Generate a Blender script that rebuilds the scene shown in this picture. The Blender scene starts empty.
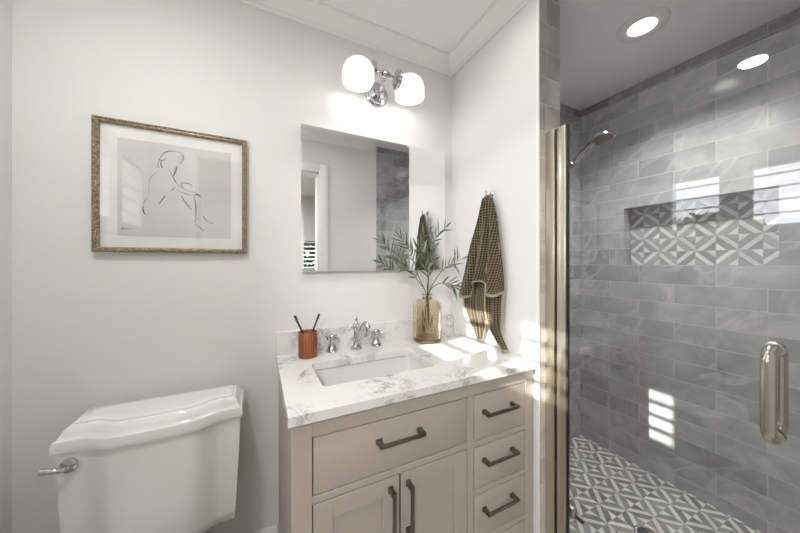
import bpy, bmesh, math, random
from mathutils import Vector, Matrix
random.seed(7)
SC = bpy.context.scene
COL = SC.collection
R = math.radians
PI = math.pi

# ------------------------------------------------------------------ camera
cam_d = bpy.data.cameras.new('camera')
cam = bpy.data.objects.new('camera', cam_d); COL.objects.link(cam)
cam.location = (0.0, -1.3312, 1.2674)
cam.rotation_euler = (R(90), 0, -0.4586)
cam_d.sensor_width = 36.0
cam_d.lens = 285.28 / 800 * 36
cam_d.shift_y = -0.00465
cam_d.clip_start = 0.01
SC.camera = cam

# ------------------------------------------------------------------ world, sun, exposure
W = bpy.data.worlds.new('world'); SC.world = W; W.use_nodes = True
bgn = W.node_tree.nodes['Background']
bgn.inputs['Color'].default_value = (0.90, 0.95, 1.0, 1)
bgn.inputs["Strength"].default_value = 7.2

SUN_DIR = Vector((1.0, 0.189, -0.458))
sd = bpy.data.lights.new('sun', 'SUN'); sd.energy = 12.0; sd.angle = R(0.5); sd.color = (1.0, 0.96, 0.9)
sun = bpy.data.objects.new('sun', sd); COL.objects.link(sun)
sun.rotation_euler = SUN_DIR.to_track_quat('-Z', 'Y').to_euler()
sun.location = (-4, -1, 4)

SC.view_settings.view_transform = 'Standard'
SC.view_settings.look = 'None'
SC.view_settings.gamma = 1.0
SC.view_settings.use_curve_mapping = False
SC.view_settings.exposure = 0.1
BATH_CAN, SHOWER_CAN, SCONCE_W, BED_FILL_W = 1.3, 10.0, 0.42, 95.0
TOILET_FILL = 6.8

# ------------------------------------------------------------------ node helpers
def sock(v):
    return v
class NT:
    def __init__(s, name):
        s.m = bpy.data.materials.new(name); s.m.use_nodes = True
        s.t = s.m.node_tree; s.t.nodes.clear()
        s.out = s.t.nodes.new('ShaderNodeOutputMaterial')
    def n(s, typ, **kw):
        nd = s.t.nodes.new(typ)
        for k, v in kw.items():
            setattr(nd, k, v)
        return nd
    def set(s, nd, key, v):
        if hasattr(v, 'links') or isinstance(v, bpy.types.NodeSocket):
            s.t.links.new(v, nd.inputs[key])
        else:
            nd.inputs[key].default_value = v
    def math(s, op, a, b=None, c=None, clamp=False):
        nd = s.n('ShaderNodeMath', operation=op); nd.use_clamp = clamp
        s.set(nd, 0, a)
        if b is not None: s.set(nd, 1, b)
        if c is not None: s.set(nd, 2, c)
        return nd.outputs[0]
    def mix(s, f, a, b):
        nd = s.n('ShaderNodeMix', data_type='RGBA')
        s.set(nd, 0, f); s.set(nd, 6, a); s.set(nd, 7, b)
        return nd.outputs[2]
    def ramp(s, f, stops):
        nd = s.n('ShaderNodeValToRGB'); s.set(nd, 0, f)
        cr = nd.color_ramp
        while len(cr.elements) < len(stops): cr.elements.new(0.5)
        for e, (p, c) in zip(cr.elements, stops):
            e.position = p; e.color = (c[0], c[1], c[2], 1)
        return nd.outputs[0]
    def pos(s):
        return s.n('ShaderNodeNewGeometry').outputs['Position']
    def objc(s):
        return s.n('ShaderNodeTexCoord').outputs['Object']
    def uv(s):
        return s.n('ShaderNodeTexCoord').outputs['UV']
    def sep(s, v):
        nd = s.n('ShaderNodeSeparateXYZ'); s.set(nd, 0, v); return nd.outputs
    def comb(s, x, y, z=0.0):
        nd = s.n('ShaderNodeCombineXYZ'); s.set(nd, 0, x); s.set(nd, 1, y); s.set(nd, 2, z); return nd.outputs[0]
    def noise(s, v, scale, detail=4, rough=.55, dist=0.0):
        nd = s.n('ShaderNodeTexNoise'); s.set(nd, 'Vector', v)
        nd.inputs['Scale'].default_value = scale; nd.inputs['Detail'].default_value = detail
        nd.inputs['Roughness'].default_value = rough; nd.inputs['Distortion'].default_value = dist
        return nd.outputs
    def bump(s, h, strength=.2, dist=.002):
        nd = s.n('ShaderNodeBump'); s.set(nd, 'Height', h)
        nd.inputs['Strength'].default_value = strength; nd.inputs['Distance'].default_value = dist
        return nd.outputs[0]
    def principled(s, **kw):
        nd = s.n('ShaderNodeBsdfPrincipled')
        for k, v in kw.items():
            s.set(nd, k.replace('_', ' '), v)
        s.t.links.new(nd.outputs[0], s.out.inputs[0])
        return nd

def c4(r, g, b): return (r, g, b, 1)
def srgb(r, g, b):
    f = lambda c: ((c / 255 + .055) / 1.055) ** 2.4 if c > 10 else c / 255 / 12.92
    return (f(r), f(g), f(b), 1)

def simple(name, col, rough=.5, metal=0.0, var=0.03, scale=30, bump=0.0, coat=0.0, bscale=None):
    t = NT(name)
    v = t.objc()
    n = t.noise(v, scale, 3)[0]
    d = tuple(max(0, c * (1 - var)) for c in col[:3]) + (1,)
    u = tuple(min(1, c * (1 + var)) for c in col[:3]) + (1,)
    cc = t.mix(n, d, u)
    kw = dict(Base_Color=cc, Roughness=rough, Metallic=metal)
    if bump:
        kw['Normal'] = t.bump(t.noise(v, bscale or scale * 8, 3)[0], bump, .001)
    p = t.principled(**kw)
    if coat: p.inputs['Coat Weight'].default_value = coat; p.inputs['Coat Roughness'].default_value = .05
    return t.m

M = {}
M['wall'] = simple('wall_paint', c4(.80, .795, .787), .6, bump=.04, scale=6, var=.01, bscale=220)
M['ceiling'] = simple('ceiling_paint', c4(.90, .898, .89), .7, scale=6, var=.01)
M['trim'] = simple('trim_paint', c4(.86, .855, .84), .35, scale=6, var=.01)
M['porcelain'] = simple('porcelain', c4(.89, .888, .88), .08, scale=4, var=.01, coat=.5)
M['vanity'] = simple('vanity_paint', c4(.44, .388, .335), .34, scale=8, var=.02, bump=.02)
M['chrome'] = simple('chrome', c4(.60, .60, .61), .05, 1.0, var=.01)
M['nickel'] = simple('brushed_nickel', c4(.58, .53, .46), .2, 1.0, var=.05, scale=60)
M['stile'] = simple('champagne_metal', c4(.70, .63, .52), .3, 1.0, var=.04, scale=40)
M['pewter'] = simple('pewter', c4(.22, .195, .165), .3, 1.0, var=.08, scale=80)
M['steel'] = simple('dark_steel', c4(.36, .35, .34), .18, 1.0, var=.02)
M['dark'] = simple('dark_rubber', c4(.018, .018, .018), .5)
M['white_plastic'] = simple('white_plastic', c4(.82, .81, .79), .35, var=.01)
M['shutter'] = simple('shutter_paint', c4(.85, .85, .84), .3, var=.01)

def m_emit(name, col, strength, base=None):
    t = NT(name)
    p = t.principled(Base_Color=base or c4(.9, .9, .88), Roughness=.25)
    p.inputs['Emission Color'].default_value = col
    p.inputs['Emission Strength'].default_value = strength
    return t.m
M['lens'] = m_emit('lamp_lens', c4(1, .97, .92), 14.0)
M['shade'] = m_emit('opal_glass', c4(1, .99, .97), .4)
M['bulb'] = m_emit('bulb_glow', c4(1, .98, .95), 4.0)

def m_glass(name, tint, ior=1.5, rough=0.0, boost=1.0):
    """clear sheet glass: straight transmission plus Fresnel reflection"""
    t = NT(name)
    g = t.n('ShaderNodeNewGeometry')
    io = t.math('ADD', t.math('MULTIPLY', g.outputs['Backfacing'], 1 / ior - ior), ior)
    fr = t.n('ShaderNodeFresnel'); t.set(fr, 'IOR', io)
    tr = t.n('ShaderNodeBsdfTransparent'); tr.inputs[0].default_value = tint
    gl = t.n('ShaderNodeBsdfGlossy'); gl.inputs['Roughness'].default_value = rough
    gl.inputs[0].default_value = (1, 1, 1, 1)
    mx = t.n('ShaderNodeMixShader')
    f = t.math('MULTIPLY', fr.outputs[0], boost, clamp=True)
    t.set(mx, 0, f); t.t.links.new(tr.outputs[0], mx.inputs[1]); t.t.links.new(gl.outputs[0], mx.inputs[2])
    t.t.links.new(mx.outputs[0], t.out.inputs[0])
    return t.m
M['glass'] = m_glass('door_glass', c4(.975, .985, .98))
M['pane'] = m_glass('picture_glass', c4(.985, .985, .985))

def m_mirror():
    t = NT('mirror_silver'); t.principled(Base_Color=c4(.90, .91, .91), Metallic=1.0, Roughness=0.0); return t.m
M['mirror'] = m_mirror()

def m_tile(axes, u0, z0, name, warm_lit=0.0):
    """running-bond grey stone tile; axes: which world coordinates run along / up"""
    t = NT(name)
    s = t.sep(t.pos())
    u = t.math('SUBTRACT', s[axes[0]], u0); v = t.math('SUBTRACT', s[axes[1]], z0)
    vec = t.comb(u, v, 0.0)
    b = t.n('ShaderNodeTexBrick'); t.set(b, 'Vector', vec)
    b.offset = .5; b.offset_frequency = 2; b.squash = 1.0
    b.inputs['Scale'].default_value = 1.0
    b.inputs['Mortar Size'].default_value = .0014
    b.inputs['Mortar Smooth'].default_value = .1
    b.inputs['Bias'].default_value = 0.0
    b.inputs['Brick Width'].default_value = .335
    b.inputs['Row Height'].default_value = .1078
    b.inputs['Color1'].default_value = (0, 0, 0, 1); b.inputs['Color2'].default_value = (1, 1, 1, 1)
    b.inputs['Mortar'].default_value = (.5, .5, .5, 1)
    # per-tile shift of the stone figure
    off = t.n('ShaderNodeVectorMath', operation='SCALE'); t.set(off, 0, b.outputs['Color']); off.inputs['Scale'].default_value = 7.0
    add = t.n('ShaderNodeVectorMath', operation='ADD'); t.set(add, 0, t.pos()); t.set(add, 1, off.outputs[0])
    P = add.outputs[0]
    cloud = t.noise(P, 5.0, 5, .6, .6)[0]
    mp = t.n('ShaderNodeMapping', vector_type='TEXTURE'); t.set(mp, 'Vector', P)
    mp.inputs['Rotation'].default_value = (R(38), R(38), 0); mp.inputs['Scale'].default_value = (1.0, 1.0, 3.2)
    vn = t.noise(mp.outputs[0], 4.6, 3, .5, .5)[0]
    vein = t.math('SUBTRACT', 1.0, t.math('MULTIPLY', t.math('ABSOLUTE', t.math('SUBTRACT', vn, .5)), 26.0), clamp=True)
    vein = t.math('MULTIPLY', vein, t.math('MULTIPLY', t.math('SUBTRACT', t.noise(P, 3.0, 2)[0], .38), 5.0, clamp=True))
    per = t.math('ADD', t.math('MULTIPLY', t.math('SUBTRACT', t.sep(b.outputs['Color'])[0], .5), .24), cloud)
    base = t.ramp(per, [(.22, (.262 + warm_lit * .12, .262 + warm_lit * .09, .262 + warm_lit * .05)), (.5, (.385 + warm_lit * .14, .384 + warm_lit * .10, .382 + warm_lit * .05)), (.78, (.53 + warm_lit * .12, .526 + warm_lit * .09, .52 + warm_lit * .05))])
    colr = t.mix(t.math('MULTIPLY', vein, .45), base, c4(.66, .65, .64))
    colr = t.mix(b.outputs['Fac'], colr, c4(.56, .55, .54))
    h = t.math('SUBTRACT', 1.0, b.outputs['Fac'])
    h2 = t.math('ADD', h, t.math('MULTIPLY', t.noise(P, 9, 2)[0], .25))
    rough = t.math('ADD', t.math('MULTIPLY', b.outputs['Fac'], .5), .16)
    p = t.principled(Base_Color=colr, Roughness=rough, Normal=t.bump(h2, .25, .0015))
    return t.m
ROW = .1078
Z0 = .066 - ROW * 2
M['tile_yz'] = m_tile((1, 2), -.564 - .335 * 8, .066 - ROW * 8, 'tile_side')
M['tile_xz'] = m_tile((0, 2), 1.02 - .335 * 8, .066 - ROW * 8, 'tile_back')
M['tile_jamb_lit'] = m_tile((0, 2), .86 - .335 * 8, .066 - ROW * 8, 'tile_jamb_lit', warm_lit=.7)  # same shower tile, tinted lighter and warmer in place of light falling on it

def m_mosaic(axes, u0, v0, cell, name, lift=0.0):
    """diamond mosaic of white and grey bars, mirrored from cell to cell"""
    t = NT(name)
    s = t.sep(t.pos())
    a = t.math('DIVIDE', t.math('SUBTRACT', s[axes[0]], u0), cell)
    b = t.math('DIVIDE', t.math('SUBTRACT', s[axes[1]], v0), cell)
    p = t.math('PINGPONG', a, 1.0); q = t.math('PINGPONG', b, 1.0)
    par = t.math('FLOORED_MODULO', t.math('ADD', t.math('FLOOR', a), t.math('FLOOR', b)), 2.0)
    e = t.math('MULTIPLY', t.math('SUBTRACT', p, q), t.math('SUBTRACT', 1.0, t.math('MULTIPLY', par, 2.0)))
    lt = lambda x, y: t.math('LESS_THAN', x, y)
    gt = lambda x, y: t.math('GREATER_THAN', x, y)
    idn = t.n('ShaderNodeTexWhiteNoise', noise_dimensions='3D')
    t.set(idn, 0, t.comb(t.math('FLOOR', a), t.math('FLOOR', b), t.math('FLOOR', t.math('MULTIPLY', e, 2.2))))
    tone = idn.outputs['Value']
    st = t.noise(t.pos(), 26, 4, .6, 1.2)[0]
    tn = t.math('ADD', t.math('MULTIPLY', tone, .5), t.math('MULTIPLY', st, .5))
    white = t.ramp(tn, [(.2, (.54, .535, .525)), (.8, (.74, .732, .72))])
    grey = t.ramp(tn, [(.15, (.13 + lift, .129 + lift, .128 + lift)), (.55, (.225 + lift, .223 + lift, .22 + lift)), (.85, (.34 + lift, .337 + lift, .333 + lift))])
    light = t.math('ADD', t.math('MULTIPLY', gt(e, 0.0), lt(e, .35)), lt(e, -.52), clamp=True)
    colr = t.mix(light, grey, white)
    # joints
    d1 = t.math('ABSOLUTE', e); d2 = t.math('ABSOLUTE', t.math('SUBTRACT', e, .35)); d3 = t.math('ABSOLUTE', t.math('ADD', e, .47))
    g1 = t.math('MINIMUM', t.math('MINIMUM', d1, d2), d3)
    g2 = t.math('MINIMUM', t.math('MINIMUM', p, q), t.math('MINIMUM', t.math('SUBTRACT', 1.0, p), t.math('SUBTRACT', 1.0, q)))
    jt = t.math('MAXIMUM', lt(g1, .02), lt(g2, .016))
    colr = t.mix(t.math('MULTIPLY', jt, .8), colr, c4(.42, .41, .40))
    t.principled(Base_Color=colr, Roughness=.3, Normal=t.bump(t.math('SUBTRACT', 1.0, jt), .2, .001))
    return t.m
M['mosaic_floor'] = m_mosaic((0, 1), 1.769, -.45, .0835, 'floor_mosaic')
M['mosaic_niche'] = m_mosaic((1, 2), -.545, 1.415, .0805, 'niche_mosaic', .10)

def m_quartz():
    t = NT('white_quartz')
    P = t.pos()
    w = t.noise(P, 3.0, 5, .6, 1.6)
    add = t.n('ShaderNodeVectorMath', operation='MULTIPLY_ADD')
    t.set(add, 0, w[1]); add.inputs[1].default_value = (.35, .35, .35); t.set(add, 2, P)
    n1 = t.noise(add.outputs[0], 5.2, 7, .62, .5)[0]
    v1 = t.math('SUBTRACT', 1.0, t.math('MULTIPLY', t.math('ABSOLUTE', t.math('SUBTRACT', n1, .5)), 26.0), clamp=True)
    patch = t.math('MULTIPLY', t.math('SUBTRACT', t.noise(P, 5.5, 3, .5)[0], .43), 6.0, clamp=True)
    v1 = t.math('MULTIPLY', t.math('POWER', v1, 1.4), patch)
    n2 = t.noise(add.outputs[0], 11, 6, .65, 1.0)[0]
    v2 = t.math('SUBTRACT', 1.0, t.math('MULTIPLY', t.math('ABSOLUTE', t.math('SUBTRACT', n2, .5)), 30.0), clamp=True)
    v2 = t.math('MULTIPLY', t.math('MULTIPLY', v2, patch), .45)
    v = t.math('ADD', v1, v2, clamp=True)
    soft = t.math('MULTIPLY', t.math('SUBTRACT', t.noise(P, 7, 4)[0], .5), .5, clamp=True)
    base = t.mix(soft, c4(.775, .768, .755), c4(.66, .652, .64))
    colr = t.mix(t.math('MULTIPLY', v, .8), base, c4(.30, .28, .265))
    t.principled(Base_Color=colr, Roughness=.1)
    return t.m
M['quartz'] = m_quartz()

def m_wood(name, c1, c2, scale=26.0):
    t = NT(name)
    s = t.sep(t.objc())
    ang = t.math('ARCTAN2', s[1], s[0])
    vec = t.comb(t.math('MULTIPLY', ang, .9), t.math('MULTIPLY', ang, .5), t.math('MULTIPLY', s[2], .8))
    n = t.noise(vec, scale * .35, 5, .6, .3)[0]
    fine = t.noise(t.comb(t.math('MULTIPLY', ang, 6.0), 0.0, t.math('MULTIPLY', s[2], 6.0)), 5, 4)[0]
    f = t.math('ADD', t.math('MULTIPLY', n, .75), t.math('MULTIPLY', fine, .25))
    colr = t.ramp(f, [(.35, c1), (.52, tuple((a + b) / 2 for a, b in zip(c1, c2))), (.66, c2)])
    t.principled(Base_Color=colr, Roughness=.4)
    return t.m
M['wood'] = m_wood('acacia_wood', (.085, .02, .006), (.44, .145, .045))
M['darkwood'] = simple('dark_stick', c4(.055, .026, .014), .5, var=.3)

def m_gilt():
    t = NT('antique_gilt')
    n = t.noise(t.objc(), 130, 6, .7, .8)[0]
    colr = t.ramp(n, [(.32, (.10, .066, .036)), (.48, (.27, .20, .125)), (.66, (.56, .48, .36))])
    t.principled(Base_Color=colr, Roughness=.38, Metallic=.55, Normal=t.bump(n, .3, .001))
    return t.m
M['gilt'] = m_gilt()
M['mat'] = simple('mat_board', c4(.86, .855, .84), .8, scale=90, var=.01)
M['paper'] = simple('art_paper', c4(.64, .632, .62), .8, scale=120, var=.02)
M['ink'] = simple('ink', c4(.02, .02, .02), .7)

def m_towel():
    t = NT('waffle_cotton')
    s = t.sep(t.uv())
    cell = .0135
    fu = t.math('FRACT', t.math('DIVIDE', s[0], cell)); fv = t.math('FRACT', t.math('DIVIDE', s[1], cell))
    du = t.math('ABSOLUTE', t.math('SUBTRACT', fu, .5)); dv = t.math('ABSOLUTE', t.math('SUBTRACT', fv, .5))
    mx = t.math('MAXIMUM', du, dv)
    hole = t.math('MULTIPLY', t.math('SUBTRACT', .395, mx), 14.0, clamp=True)
    weave = t.noise(t.uv(), 900, 2)[0]
    tan = t.mix(weave, c4(.135, .102, .052), c4(.215, .17, .095))
    body = t.mix(hole, tan, c4(.022, .013, .007))
    at = t.n('ShaderNodeAttribute', attribute_name='hem')
    colr = t.mix(at.outputs['Fac'], body, t.mix(weave, c4(.30, .255, .16), c4(.42, .37, .25)))
    h = t.math('MULTIPLY', hole, -1.0)
    p = t.principled(Base_Color=colr, Roughness=.95, Normal=t.bump(h, .6, .002))
    p.inputs['Sheen Weight'].default_value = .2
    return t.m
M['towel'] = m_towel()

def m_leaf():
    t = NT('olive_leaf')
    g = t.n('ShaderNodeNewGeometry')
    n = t.noise(t.objc(), 22, 3)[0]
    top = t.ramp(n, [(.3, (.055, .085, .042)), (.7, (.145, .185, .105))])
    und = t.ramp(n, [(.3, (.20, .235, .175)), (.7, (.32, .36, .28))])
    t.principled(Base_Color=t.mix(g.outputs['Backfacing'], top, und), Roughness=.5)
    return t.m
M['leaf'] = m_leaf()
M['stem'] = simple('olive_stem', c4(.10, .085, .05), .7, var=.3)
def m_amber():
    t = NT('amber_solid')
    p = t.principled(Base_Color=c4(.955, .87, .73), Roughness=.01, IOR=1.45)
    p.inputs['Transmission Weight'].default_value = 1.0
    return t.m
M['amber_solid'] = m_amber()
M['amber'] = m_glass('amber_glass', c4(.965, .922, .855), 1.5)
M['amber_thick'] = m_glass('amber_glass_base', c4(.80, .68, .42), 1.5)
M['bush'] = simple('shrub_leaf', c4(.05, .10, .035), .6, var=.6, scale=5)
M['floor_tile'] = simple('stone_floor', c4(.42, .40, .37), .35, var=.08, scale=5)
M['carpet'] = simple('bedroom_floor', c4(.30, .22, .15), .5, var=.15, scale=9)

# ------------------------------------------------------------------ mesh helpers
def BM(): return bmesh.new()
def box(bm, x0, x1, y0, y1, z0, z1, bev=0.0, seg=2):
    vs = [bm.verts.new((x, y, z)) for z in (z0, z1) for y in (y0, y1) for x in (x0, x1)]
    fs = [(0, 2, 3, 1), (4, 5, 7, 6), (0, 1, 5, 4), (2, 6, 7, 3), (0, 4, 6, 2), (1, 3, 7, 5)]
    F = [bm.faces.new([vs[i] for i in f]) for f in fs]
    if bev:
        es = list({e for f in F for e in f.edges})
        bmesh.ops.bevel(bm, geom=es, offset=bev, segments=seg, affect='EDGES', profile=.5)
    return bm
def loft(bm, loops, closed=True, cap0=True, cap1=True):
    rows = [[bm.verts.new(p) for p in lp] for lp in loops]
    n = len(rows[0])
    for a, b in zip(rows, rows[1:]):
        for i in range(n if closed else n - 1):
            j = (i + 1) % n
            try: bm.faces.new((a[i], a[j], b[j], b[i]))
            except ValueError: pass
    if closed and cap0: bm.faces.new(rows[0][::-1])
    if closed and cap1: bm.faces.new(rows[-1])
    return rows
def lathe(bm, prof, origin=(0, 0, 0), axis=(0, 0, 1), seg=32, caps=True):
    """prof: list of (radius, height) along axis"""
    q = Vector((0, 0, 1)).rotation_difference(Vector(axis).normalized())
    o = Vector(origin); loops = []
    for r, h in prof:
        r = max(r, 1e-5)
        loops.append([o + q @ Vector((r * math.cos(2 * PI * k / seg), r * math.sin(2 * PI * k / seg), h)) for k in range(seg)])
    loft(bm, loops, cap0=caps, cap1=caps)
    return bm
def smooth_path(pts, sub=6):
    P = [Vector(p) for p in pts]
    if len(P) < 3: return P
    out = []
    for i in range(len(P) - 1):
        p0 = P[max(i - 1, 0)]; p1 = P[i]; p2 = P[i + 1]; p3 = P[min(i + 2, len(P) - 1)]
        for k in range(sub):
            t = k / sub
            out.append(.5 * ((2 * p1) + (p2 - p0) * t + (2 * p0 - 5 * p1 + 4 * p2 - p3) * t * t + (3 * p1 - p0 - 3 * p2 + p3) * t ** 3))
    out.append(P[-1])
    return out
def tube(bm, pts, rad, seg=12, closed=False):
    P = [Vector(p) for p in pts]; n = len(P)
    rf = rad if callable(rad) else (lambda t: rad)
    loops = []; up = None
    for i, p in enumerate(P):
        if closed: d = (P[(i + 1) % n] - P[i - 1]).normalized()
        else: d = (P[min(i + 1, n - 1)] - P[max(i - 1, 0)]).normalized()
        if up is None:
            up = Vector((0, 0, 1)) if abs(d.z) < .9 else Vector((1, 0, 0))
        a = (up - d * up.dot(d)).normalized(); up = a
        b = d.cross(a)
        r = rf(i / max(n - 1, 1))
        loops.append([p + a * (r * math.cos(2 * PI * k / seg)) + b * (r * math.sin(2 * PI * k / seg)) for k in range(seg)])
    if closed: loops.append(loops[0]); loft(bm, loops, cap0=False, cap1=False)
    else: loft(bm, loops)
    return bm
def prism(bm, poly, axis, a0, a1):
    """extrude 2-D polygon along axis index; poly gives the other two coords in order"""
    def mk(p, a):
        l = [p[0], p[1]]; l.insert(axis, a); return l
    loft(bm, [[mk(p, a0) for p in poly], [mk(p, a1) for p in poly]])
    return bm
def rrect(cx, cy, hx, hy, r, z, n=5):
    out = []
    for (sx, sy, a0) in ((1, 1, 0), (-1, 1, 90), (-1, -1, 180), (1, -1, 270)):
        for k in range(n + 1):
            a = R(a0 + 90 * k / n)
            out.append((cx + sx * (hx - r) + r * math.cos(a), cy + sy * (hy - r) + r * math.sin(a), z))
    return out

ORG = {}
def obj(name, bm, mat, parent=None, loc=None, ang=40, flat=False):
    """link bm (world coordinates) as one mesh object"""
    bmesh.ops.recalc_face_normals(bm, faces=bm.faces[:]) if bm.faces else None
    me = bpy.data.meshes.new(name); bm.to_mesh(me); bm.free()
    o = bpy.data.objects.new(name, me); COL.objects.link(o)
    if parent is not None:
        o.parent = parent; org = ORG[parent.name]
    else:
        org = Vector(loc) if loc is not None else Vector((0, 0, 0))
        o.location = org
    ORG[o.name] = org
    if org.length: me.transform(Matrix.Translation(-org))
    if not flat:
        for p in me.polygons: p.use_smooth = True
        me.set_sharp_from_angle(angle=R(ang))
    me.materials.append(mat)
    return o
def thing(name, label, cat, loc, group=None):
    o = bpy.data.objects.new(name, None); COL.objects.link(o); o.location = loc
    o.empty_display_size = .05
    ORG[o.name] = Vector(loc)
    o['label'] = label; o['category'] = cat
    if group: o['group'] = group
    return o
def tag(o, label, cat, group=None):
    o['label'] = label; o['category'] = cat
    if group: o['group'] = group
    return o
def struct(name, bm, mat, ang=40, parent=None):
    o = obj(name, bm, mat, parent=parent, ang=ang)
    if parent is None: o['kind'] = 'structure'
    return o

# ------------------------------------------------------------------ room shell
H = 2.385
XL, XR = -.69, .9855          # left wall, partition face
PX2, PY = 1.113, -.568        # partition far face and end
SX, SY = 2.12, -.036          # shower side wall, shower back wall
YF = -1.29                    # wall with the doorway
GX = 1.04                     # glass plane

struct('floor', box(BM(), -.81, PX2 - .05, -1.41, 0, -.05, 0), M['floor_tile'])
struct('floor_shower', box(BM(), PX2 - .05, SX + .1, -1.41, .0, -.06, 0.0), M['mosaic_floor'])
struct('floor_bedroom', box(BM(), -2.2, 2.6, -4.1, -1.41, -.05, 0), M['carpet'])
struct('ceiling', box(BM(), -.81, SX + .25, -1.41, .1, H, H + .1), M['ceiling'])
struct('ceiling_bedroom', box(BM(), -2.2, 2.6, -4.1, -1.41, 2.45, 2.55), M['ceiling'])
struct('wall_back', box(BM(), -.81, PX2, 0, .1, 0, H), M['wall'])
# left wall with a high window opening
wy0, wy1, wz0, wz1 = -1.17, -.30, 1.43, 1.925
b = BM()
for a in ((-1.41, wy0, 0, H), (wy1, 0, 0, H), (wy0, wy1, 0, wz0), (wy0, wy1, wz1, H)):
    box(b, XL - .12, XL, a[0], a[1], a[2], a[3])
struct('wall_left', b, M['wall'])
# wall with the doorway behind the camera
b = BM()
dx0, dx1, dz = -.42, .47, 2.056
box(b, -.81, dx0, -1.41, YF, 0, H); box(b, dx1, GX - .03, -1.41, YF, 0, H); box(b, dx0, dx1, -1.41, YF, dz, H)
struct('wall_front', b, M['wall'])
struct('wall_right', box(BM(), XR, XR + .05, PY + .009, 0, 0, H), M['wall'])
struct('wall_shower_inner', box(BM(), XR + .05, PX2, PY + .009, SY + .0, 0, H), M['tile_yz'])
struct('wall_shower_end', box(BM(), XR + .004, PX2, PY, PY + .009, 0, H), M['tile_jamb_lit'])
b = box(BM(), XR - .002, XR + .004, PY - .001, PY + .012, 0, H)
struct('trim_jamb', b, M['trim'])
struct('wall_shower_back', box(BM(), PX2, SX + .1, SY, .1, 0, H), M['tile_xz'])
b = BM(); ny0, ny1, nz0, nz1 = -.931, -.316, 1.255, 1.618
box(b, SX, SX + .14, -1.41, ny0, 0, H); box(b, SX, SX + .14, ny1, SY, 0, H)
box(b, SX, SX + .14, ny0, ny1, 0, nz0); box(b, SX, SX + .14, ny0, ny1, nz1, H)
struct('wall_shower_side', b, M['tile_yz'])
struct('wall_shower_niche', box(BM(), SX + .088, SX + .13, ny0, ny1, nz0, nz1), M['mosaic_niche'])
struct('wall_shower_front', box(BM(), GX - .03, SX, -1.41, YF, 0, H), M['tile_xz'])
struct('trim_curb', box(BM(), XR, PX2, YF, PY, 0, .045, .004), M['quartz'])

# crown moulding
cr, cd = .0846, .057
cp = [(0, 0), (0, -cd), (.008, -cd), (.012, -cd + .008), (.022, -cd + .010), (.026, -cd + .016), (.040, -cd + .024), (.058, -cd + .038), (.070, -cd + .046), (.074, -.006), (cr, -.006), (cr, 0)]
def crown(path):
    b = BM(); loops = []
    for (x, y, nx, ny) in path:
        loops.append([(x + p[0] * nx, y + p[0] * ny, H + p[1]) for p in cp])
    loft(b, loops); return b
struct('trim_1', crown([(XL, 0, 1, -1), (XR, 0, -1, -1)]), M['trim'])
struct('trim_2', crown([(XR, 0, -1, -1), (XR, PY, -1, 0)]), M['trim'])
struct('trim_3', crown([(XL, 0, 1, -1), (XL, YF, 1, 1)]), M['trim'])
struct('trim_4', crown([(XL, YF, 1, 1), (GX - .06, YF, 0, 1)]), M['trim'])
# baseboards
def base(x0, x1, y0, y1, along):
    pr = [(0, 0), (.016, 0), (.016, .105), (.012, .122), (.012, .130), (.006, .142), (.004, .147), (0, .147)]
    b = BM()
    if along == 'x':
        s = -1 if y0 >= -.1 else 1
        prism(b, [(y0 + s * p[0], p[1]) for p in pr], 0, x0, x1)
    else:
        prism(b, [(x0 + p[0], p[1]) for p in pr], 1, y0, y1)
    return b
struct('baseboard_back', base(XL, .068, 0, 0, 'x'), M['trim'])
struct('baseboard_left', base(XL, XL, YF, 0, 'y'), M['trim'])
struct('baseboard_front', base(dx1 + .09, GX - .06, YF, YF, 'x'), M['trim'])
# door casing on the bathroom side (and lining)
b = BM()
for yy0, yy1 in ((YF, YF + .018), (-1.428, -1.41)):
    box(b, dx1, dx1 + .075, yy0, yy1, 0, dz + .075, .003); box(b, dx0 - .075, dx0, yy0, yy1, 0, dz + .075, .003)
    box(b, dx0, dx1, yy0, yy1, dz, dz + .075, .003)
box(b, dx1 - .012, dx1, -1.41, YF, 0, dz); box(b, dx0, dx0 + .012, -1.41, YF, 0, dz); box(b, dx0, dx1, -1.41, YF, dz - .012, dz)
struct('trim_5', b, M['trim'])
# bedroom beyond the doorway, seen in the mirror
bx0, bx1, bz0, bz1 = .25, 1.65, .78, 1.72
b = BM()
box(b, -2.2, bx0, -4.1, -4, 0, 2.45); box(b, bx1, 2.6, -4.1, -4, 0, 2.45); box(b, bx0, bx1, -4.1, -4, 0, bz0); box(b, bx0, bx1, -4.1, -4, bz1, 2.45)
struct('wall_bedroom_far', b, M['wall'])
struct('wall_bedroom_left', box(BM(), -2.3, -2.2, -4.1, -1.41, 0, 2.45), M['wall'])
struct('wall_bedroom_right', box(BM(), 2.5, 2.6, -4.1, -1.41, 0, 2.45), M['wall'])
b = BM(); box(b, -2.2, -.8, -1.47, -1.41, 0, 2.45); box(b, 2.25, 2.5, -1.47, -1.41, 0, 2.45); box(b, -.81, 2.3, -1.47, -1.41, H, 2.45)
struct('wall_bedroom_near', b, M['wall'])

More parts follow.
